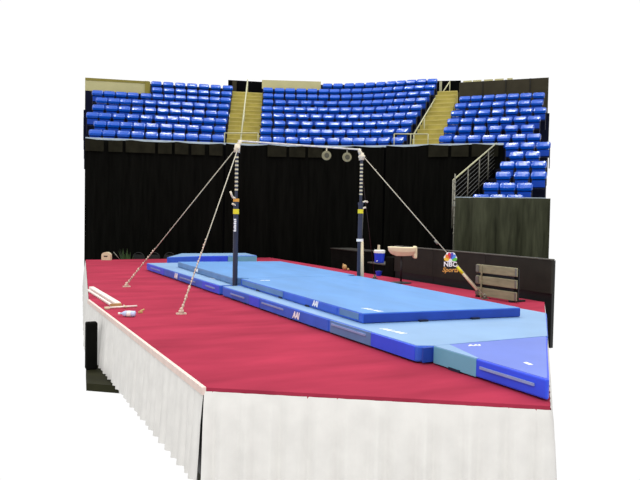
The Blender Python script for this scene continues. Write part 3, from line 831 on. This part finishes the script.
bm = NB(); box(bm, .255, .335, -.12, .12, .55, .825); build('end_flap', bm, M['white_top'], o, bevel=.03)

# three-board rack
o = thing('board_rack', 'weathered grey rack of three boards standing on the carpet before the barrier', 'rack', (2.96, -2.05, 0), math.radians(-88))
for k, z in enumerate((0.03, 0.245, 0.455)):
    bm = NB(); box(bm, -.50, .53, -.03, .0, z, z + .155); build('board', bm, M['wood'], o, bevel=.008)
    bm = NB(); box(bm, .495, .535, -.045, -.03, z + .01, z + .15); build('end_cap', bm, M['steel'], o, bevel=.005)
    bm = NB(); box(bm, -.50, -.42, -.045, -.03, z + .015, z + .145); build('end_cap', bm, M['steel'], o, bevel=.005)
for x in (-.45, .40):
    bm = NB(); box(bm, x - .03, x + .03, .0, .05, 0, .60); build('post', bm, M['black'], o)
for k in range(1):
    bm = NB(); box(bm, -.355, -.33, -.05, -.03, .0, .60); build('front_post', bm, M['wood'], o)
for x in (-.45, .40):
    bm = NB(); box(bm, x - .03, x + .03, -.05, .30, 0, .03); build('foot', bm, M['black'], o)
bm = NB(); box(bm, -.5, .5, .05, .07, .04, .58); build('back_panel', bm, M['black'], o)

# cooler on draped table, bucket, bag
o = thing('side_table', 'black draped side table carrying the blue drinks cooler', 'table', (4.12, 3.4, FLOOR))
bm = NB(); box(bm, -.33, .33, -.42, .42, 1.08, 1.11); build('table_top', bm, M['barrier_rim'], o)
bm = NB(); box(bm, -.30, .30, -.40, .40, 0.0, 1.08); build('table_cloth', bm, M['black_case'], o)
CT = FLOOR + 1.11
o = thing('drinks_cooler', 'blue drinks cooler with a white lid right of the post', 'cooler', (3.95, 3.5, CT))
bm = NB(); lathe(bm, [(.115, 0), (.125, .02), (.14, .25)], 24); build('body', bm, M['cooler'], o, smooth=False)
bm = NB(); lathe(bm, [(.145, .25), (.15, .265), (.15, .315), (.13, .33)], 24); build('lid', bm, M['white'], o)
bm = NB(); box(bm, -.05, 0.0, -.03, .03, .33, .46); build('scoop_handle', bm, M['cream'], o, bevel=.01)
bm = NB(); rod(bm, (-.11, -.09, .05), (-.16, -.13, .05), .015); build('tap', bm, M['white'], o)
o = thing('bucket', 'small blue bucket on the carpet edge beside the barrier', 'bucket', (3.47, 2.75, 0))
bm = NB(); lathe(bm, [(.06, 0), (.085, .11), (.09, .115), (.08, .115), (.06, .02)], 20); build('pail', bm, M['cooler'], o)
bm = NB(); path(bm, [Vector((.085 * math.cos(a), 0, .10 + .03 * math.sin(a))) for a in [PI * k / 8 for k in range(9)]], .004, 6); build('handle', bm, M['steel'], o)
o = thing('long_table', 'long black draped table behind the far right carpet edge', 'table', (4.15, 5.1, FLOOR))
bm = NB(); box(bm, -.35, .35, -.85, .85, 1.345, 1.37); build('table_top', bm, M['barrier'], o)
bm = NB(); box(bm, -.33, .33, -.83, .83, 0, 1.345); build('table_cloth', bm, M['black_case'], o)
bm = NB()
blob(bm, (3.44, 4.42, .085), .07, .9, 1.1, 1.15, 2)
blob(bm, (3.46, 4.26, .04), .035, 1, 1.4, 1, 1)
blob(bm, (3.42, 4.46, .15), .025, 1, 1, 1.5, 1)
tag(build('paper_bag', bm, M['tan'], None), 'small crumpled tan bag on the carpet edge left of the post', 'bag')
bm = NB(); box(bm, 3.72, 3.98, 2.50, 2.86, FLOOR, 0.47)
tag(build('speaker_case', bm, M['black_case'], None, bevel=.02), 'small black case standing at the left end of the barrier boards', 'case')

# ------------------------------------------------------------------ far left background
o = thing('cream_box', 'small cream round-topped box at the far left carpet edge', 'box', (-1.86, 9.58, 0), -0.474)
bm = NB()
pr = [(-.135, 0), (.135, 0), (.135, .15)] + [(.135 * math.cos(a), .15 + .09 * math.sin(a)) for a in [PI * k / 8 for k in range(1, 8)]] + [(-.135, .15)]
A_ = [bm.verts.new((x, -.08, z)) for x, z in pr]; B_ = [bm.verts.new((x, .08, z)) for x, z in pr]
bm.faces.new(A_); bm.faces.new(list(reversed(B_)))
for i in range(len(pr)):
    j = (i + 1) % len(pr); bm.faces.new((A_[i], A_[j], B_[j], B_[i]))
build('shell', bm, M['cream'], o)
bm = NB(); box(bm, -.06, .05, -.085, -.078, .10, .135); build('dark_mark', bm, M['pot'], o)
bm = NB(); rod(bm, (-1.63, 9.75, .235), (-1.47, 9.62, 0.012), .012)
tag(build('thin_stick', bm, M['steel'], None, smooth=True), 'thin grey stick leaning beside the cream box', 'stick')
o = thing('potted_plant', 'dark spiky green plant behind the far carpet edge', 'plant', (-1.12, 10.3, FLOOR))
bm = NB(); lathe(bm, [(.12, 0), (.17, .32), (.18, .34), (.15, .34)], 18); build('pot', bm, M['pot'], o)
bm = NB()
for k in range(34):
    a = random.random() * 2 * PI
    sp = random.uniform(.05, .32); h = random.uniform(.75, 1.18)
    p0 = Vector((.05 * math.cos(a), .05 * math.sin(a), .34)); p2 = Vector((sp * math.cos(a), sp * math.sin(a), h)); p1 = p0.lerp(p2, .5) + Vector((0, 0, .06))
    sd = Vector((-math.sin(a), math.cos(a), 0)) * .018
    sd2 = Vector((.014, -.007, 0))
    v = [bm.verts.new(q) for q in (p0 - sd2, p0 + sd2, p1 + sd2 * 1.3 + sd, p1 - sd2 * 1.3 - sd, p2)]
    bm.faces.new(v[:4]); bm.faces.new((v[3], v[2], v[4]))
build('leaves', bm, M['leaf'], o)
chair0 = None
for k, (x, y, lb) in enumerate(((-.76, 10.5, 'black chair behind the carpet edge, nearest the spiky plant'), (-.28, 10.4, 'black chair behind the carpet edge, middle of three'), (0.2, 10.3, 'black chair behind the carpet edge, nearest the far blue mat'))):
    if chair0 is None:
        c = chair0 = thing('black_chair', lb, 'chair', (x, y, FLOOR), -.45 + PI, 'black chairs behind the podium')
        bm = NB(); box(bm, -.2, .2, -.2, .2, .43, .47); build('seat', bm, M['black'], c, bevel=.01)
        bm = NB(); path(bm, [Vector((.19 * math.cos(a), -.21, .80 + .20 * math.sin(a))) for a in [PI * q / 10 for q in range(11)]], .013, 6); box(bm, -.17, .17, -.215, -.2, .66, .93); build('backrest', bm, M['black'], c)
        for sx, sy in ((1, 1), (1, -1), (-1, 1), (-1, -1)):
            bm = NB(); rod(bm, (sx * .18, sy * .18, 0), (sx * .18, sy * .18, .43 if sy > 0 else .82), .013); build('leg', bm, M['black'], c)
    else:
        c = chair0.copy(); col.objects.link(c)
        for ch in list(chair0.children):
            d = ch.copy(); d.parent = c; col.objects.link(d)
        c.location = (x, y, FLOOR); c['label'] = lb

# ------------------------------------------------------------------ floor items at the left
o = thing('white_beam', 'long white metal channel lying near the left carpet edge', 'beam', (-3.525, -0.78, 0), math.radians(0.5))
bm = NB(); box(bm, -.005, .085, 0, 2.45, 0, .055); build('channel', bm, M['beam'], o, bevel=.006)
bm = NB(); box(bm, -.075, -.035, 0.0, 2.2, 0, .03); build('side_rail', bm, M['beam'], o, bevel=.004)
bm = NB(); box(bm, -.08, .09, -.03, .0, 0, .04); build('end_plate', bm, M['tan'], o)
o = thing('t_handle_rod', 'thin cream rod with a cross end lying below the white channel', 'rod', (-3.70, -1.06, 0), math.radians(4))
bm = NB(); rod(bm, (0, 0, .018), (.46, .02, .018), .014); build('shaft', bm, M['beam'], o, smooth=True)
bm = NB(); rod(bm, (.27, -.04, .02), (.28, .10, .02), .016); build('cross_bar', bm, M['cream'], o, smooth=True)
bm = NB(); box(bm, -.03, .03, -.05, .04, 0, .03); build('end_block', bm, M['cream'], o, bevel=.004)
o = thing('water_bottle', 'pale blue plastic water bottle lying on the red carpet', 'bottle', (-3.57, -1.93, .042), -0.474)
bm = NB()
prf = [(.012, -.11), (.012, -.085), (.030, -.06), (.041, -.03), (.041, .09), (.036, .105)]
lathe(bm, prf, 16); bmesh.ops.rotate(bm, verts=bm.verts, cent=(0, 0, 0), matrix=Matrix.Rotation(PI / 2, 3, 'Y')); build('body', bm, M['bottle'], o, smooth=True)
bm = NB(); rod(bm, (-.13, 0, 0), (-.10, 0, 0), .016); build('cap', bm, M['white'], o)
bm = NB(); rod(bm, (-.01, 0, 0), (.05, 0, 0), .0425, n=16); build('paper_label', bm, M['white'], o, smooth=True)
bm = NB(); box(bm, -3.36, -3.30, -1.66, -1.61, 0, .02); rod(bm, (-3.34, -1.63, .02), (-3.26, -1.55, .035), .014)
tag(build('beige_clip', bm, M['tan'], None), 'small beige clip on the carpet right of the water bottle', 'clip')
bm = NB(); box(bm, -4.03, -3.872, -1.33, -1.18, FLOOR, -.15)
tag(build('black_block', bm, M['black_case'], None, bevel=.02), 'black block standing on the floor against the white podium skirt', 'block')

for o_ in list(sc.objects):
    if o_.parent is None and o_.name.split('.')[0] in ('chalk_stand', 'board_rack', 'cream_box', 'paper_bag', 't_handle_rod', 'thin_stick', 'water_bottle', 'bucket', 'white_beam', 'beige_clip', 'landing_mat'):
        o_.location.z += 0.003      # stands on the carpet pile
# ------------------------------------------------------------------ light
w = bpy.data.worlds.new('arena_ambient')
sc.world = w
w.use_nodes = True
bg = w.node_tree.nodes['Background']
bg.inputs['Color'].default_value = (1, 1, 1, 1)
bg.inputs['Strength'].default_value = 1.02
# bright hall all round, darkened underneath to cut fill from below
wt = w.node_tree
tc = wt.nodes.new('ShaderNodeTexCoord')
sx = wt.nodes.new('ShaderNodeSeparateXYZ')
mr = wt.nodes.new('ShaderNodeMapRange')
mr.inputs['From Min'].default_value = -0.62
mr.inputs['From Max'].default_value = -0.44
mr.inputs['To Min'].default_value = 0.04
mr.inputs['To Max'].default_value = 1.0
wt.links.new(tc.outputs['Generated'], sx.inputs[0])
wt.links.new(sx.outputs['Z'], mr.inputs['Value'])
wt.links.new(mr.outputs['Result'], bg.inputs['Color'])
for i, (x, y, z, e, sz) in enumerate(((-4, 2, 13, 300, 1.1), (3, -2, 13, 300, 1.1), (2, 5, 14, 200, 1.1), (-2, -7, 12, 250, 1.1), (1.5, 17.5, 17, 330, 1.5), (7.5, 15.5, 17, 330, 1.5), (13.0, 10.5, 17, 330, 1.5), (10.5, 7, 16, 200, 1.0), (4, 20, 19, 250, 1.5), (12, 17, 19, 250, 1.5), (-9, -15, 9, 650, 3))):  # overhead arena lamps, plus added ones for seat highlights and front fill
    ld = bpy.data.lights.new('arena_and_fill_lamp', 'AREA')
    ld.energy = e
    ld.size = sz
    ld.color = (1.0, 0.98, 0.95)
    lo_ = bpy.data.objects.new('arena_and_fill_lamp', ld)
    col.objects.link(lo_)
    lo_.location = (x, y, z)
    tgt = Vector((x * .8, y * .8, 0))
    lo_.rotation_euler = (tgt - Vector((x, y, z))).to_track_quat('-Z', 'Y').to_euler()

# ------------------------------------------------------------------ camera
cd = bpy.data.cameras.new('camera')
cam = bpy.data.objects.new('camera', cd)
col.objects.link(cam)
cd.sensor_fit = 'HORIZONTAL'
cd.sensor_width = 36
cd.lens = 683.967 * 36 / 640
cd.clip_end = 200
Fv = Vector((0.45653249, 0.8889897, -0.0357127)); Rv = Vector((0.88970616, -0.45611855, 0.01946303)); Uv = Vector((-0.00101321, 0.04065932, 0.99917255))
mw = Matrix((Rv, Uv, -Fv)).transposed().to_4x4()
mw.translation = Vector((-5.53784, -11.58126, 1.46238))
cam.matrix_world = mw
sc.camera = cam
sc.view_settings.view_transform = 'Standard'
sc.view_settings.look = 'None'
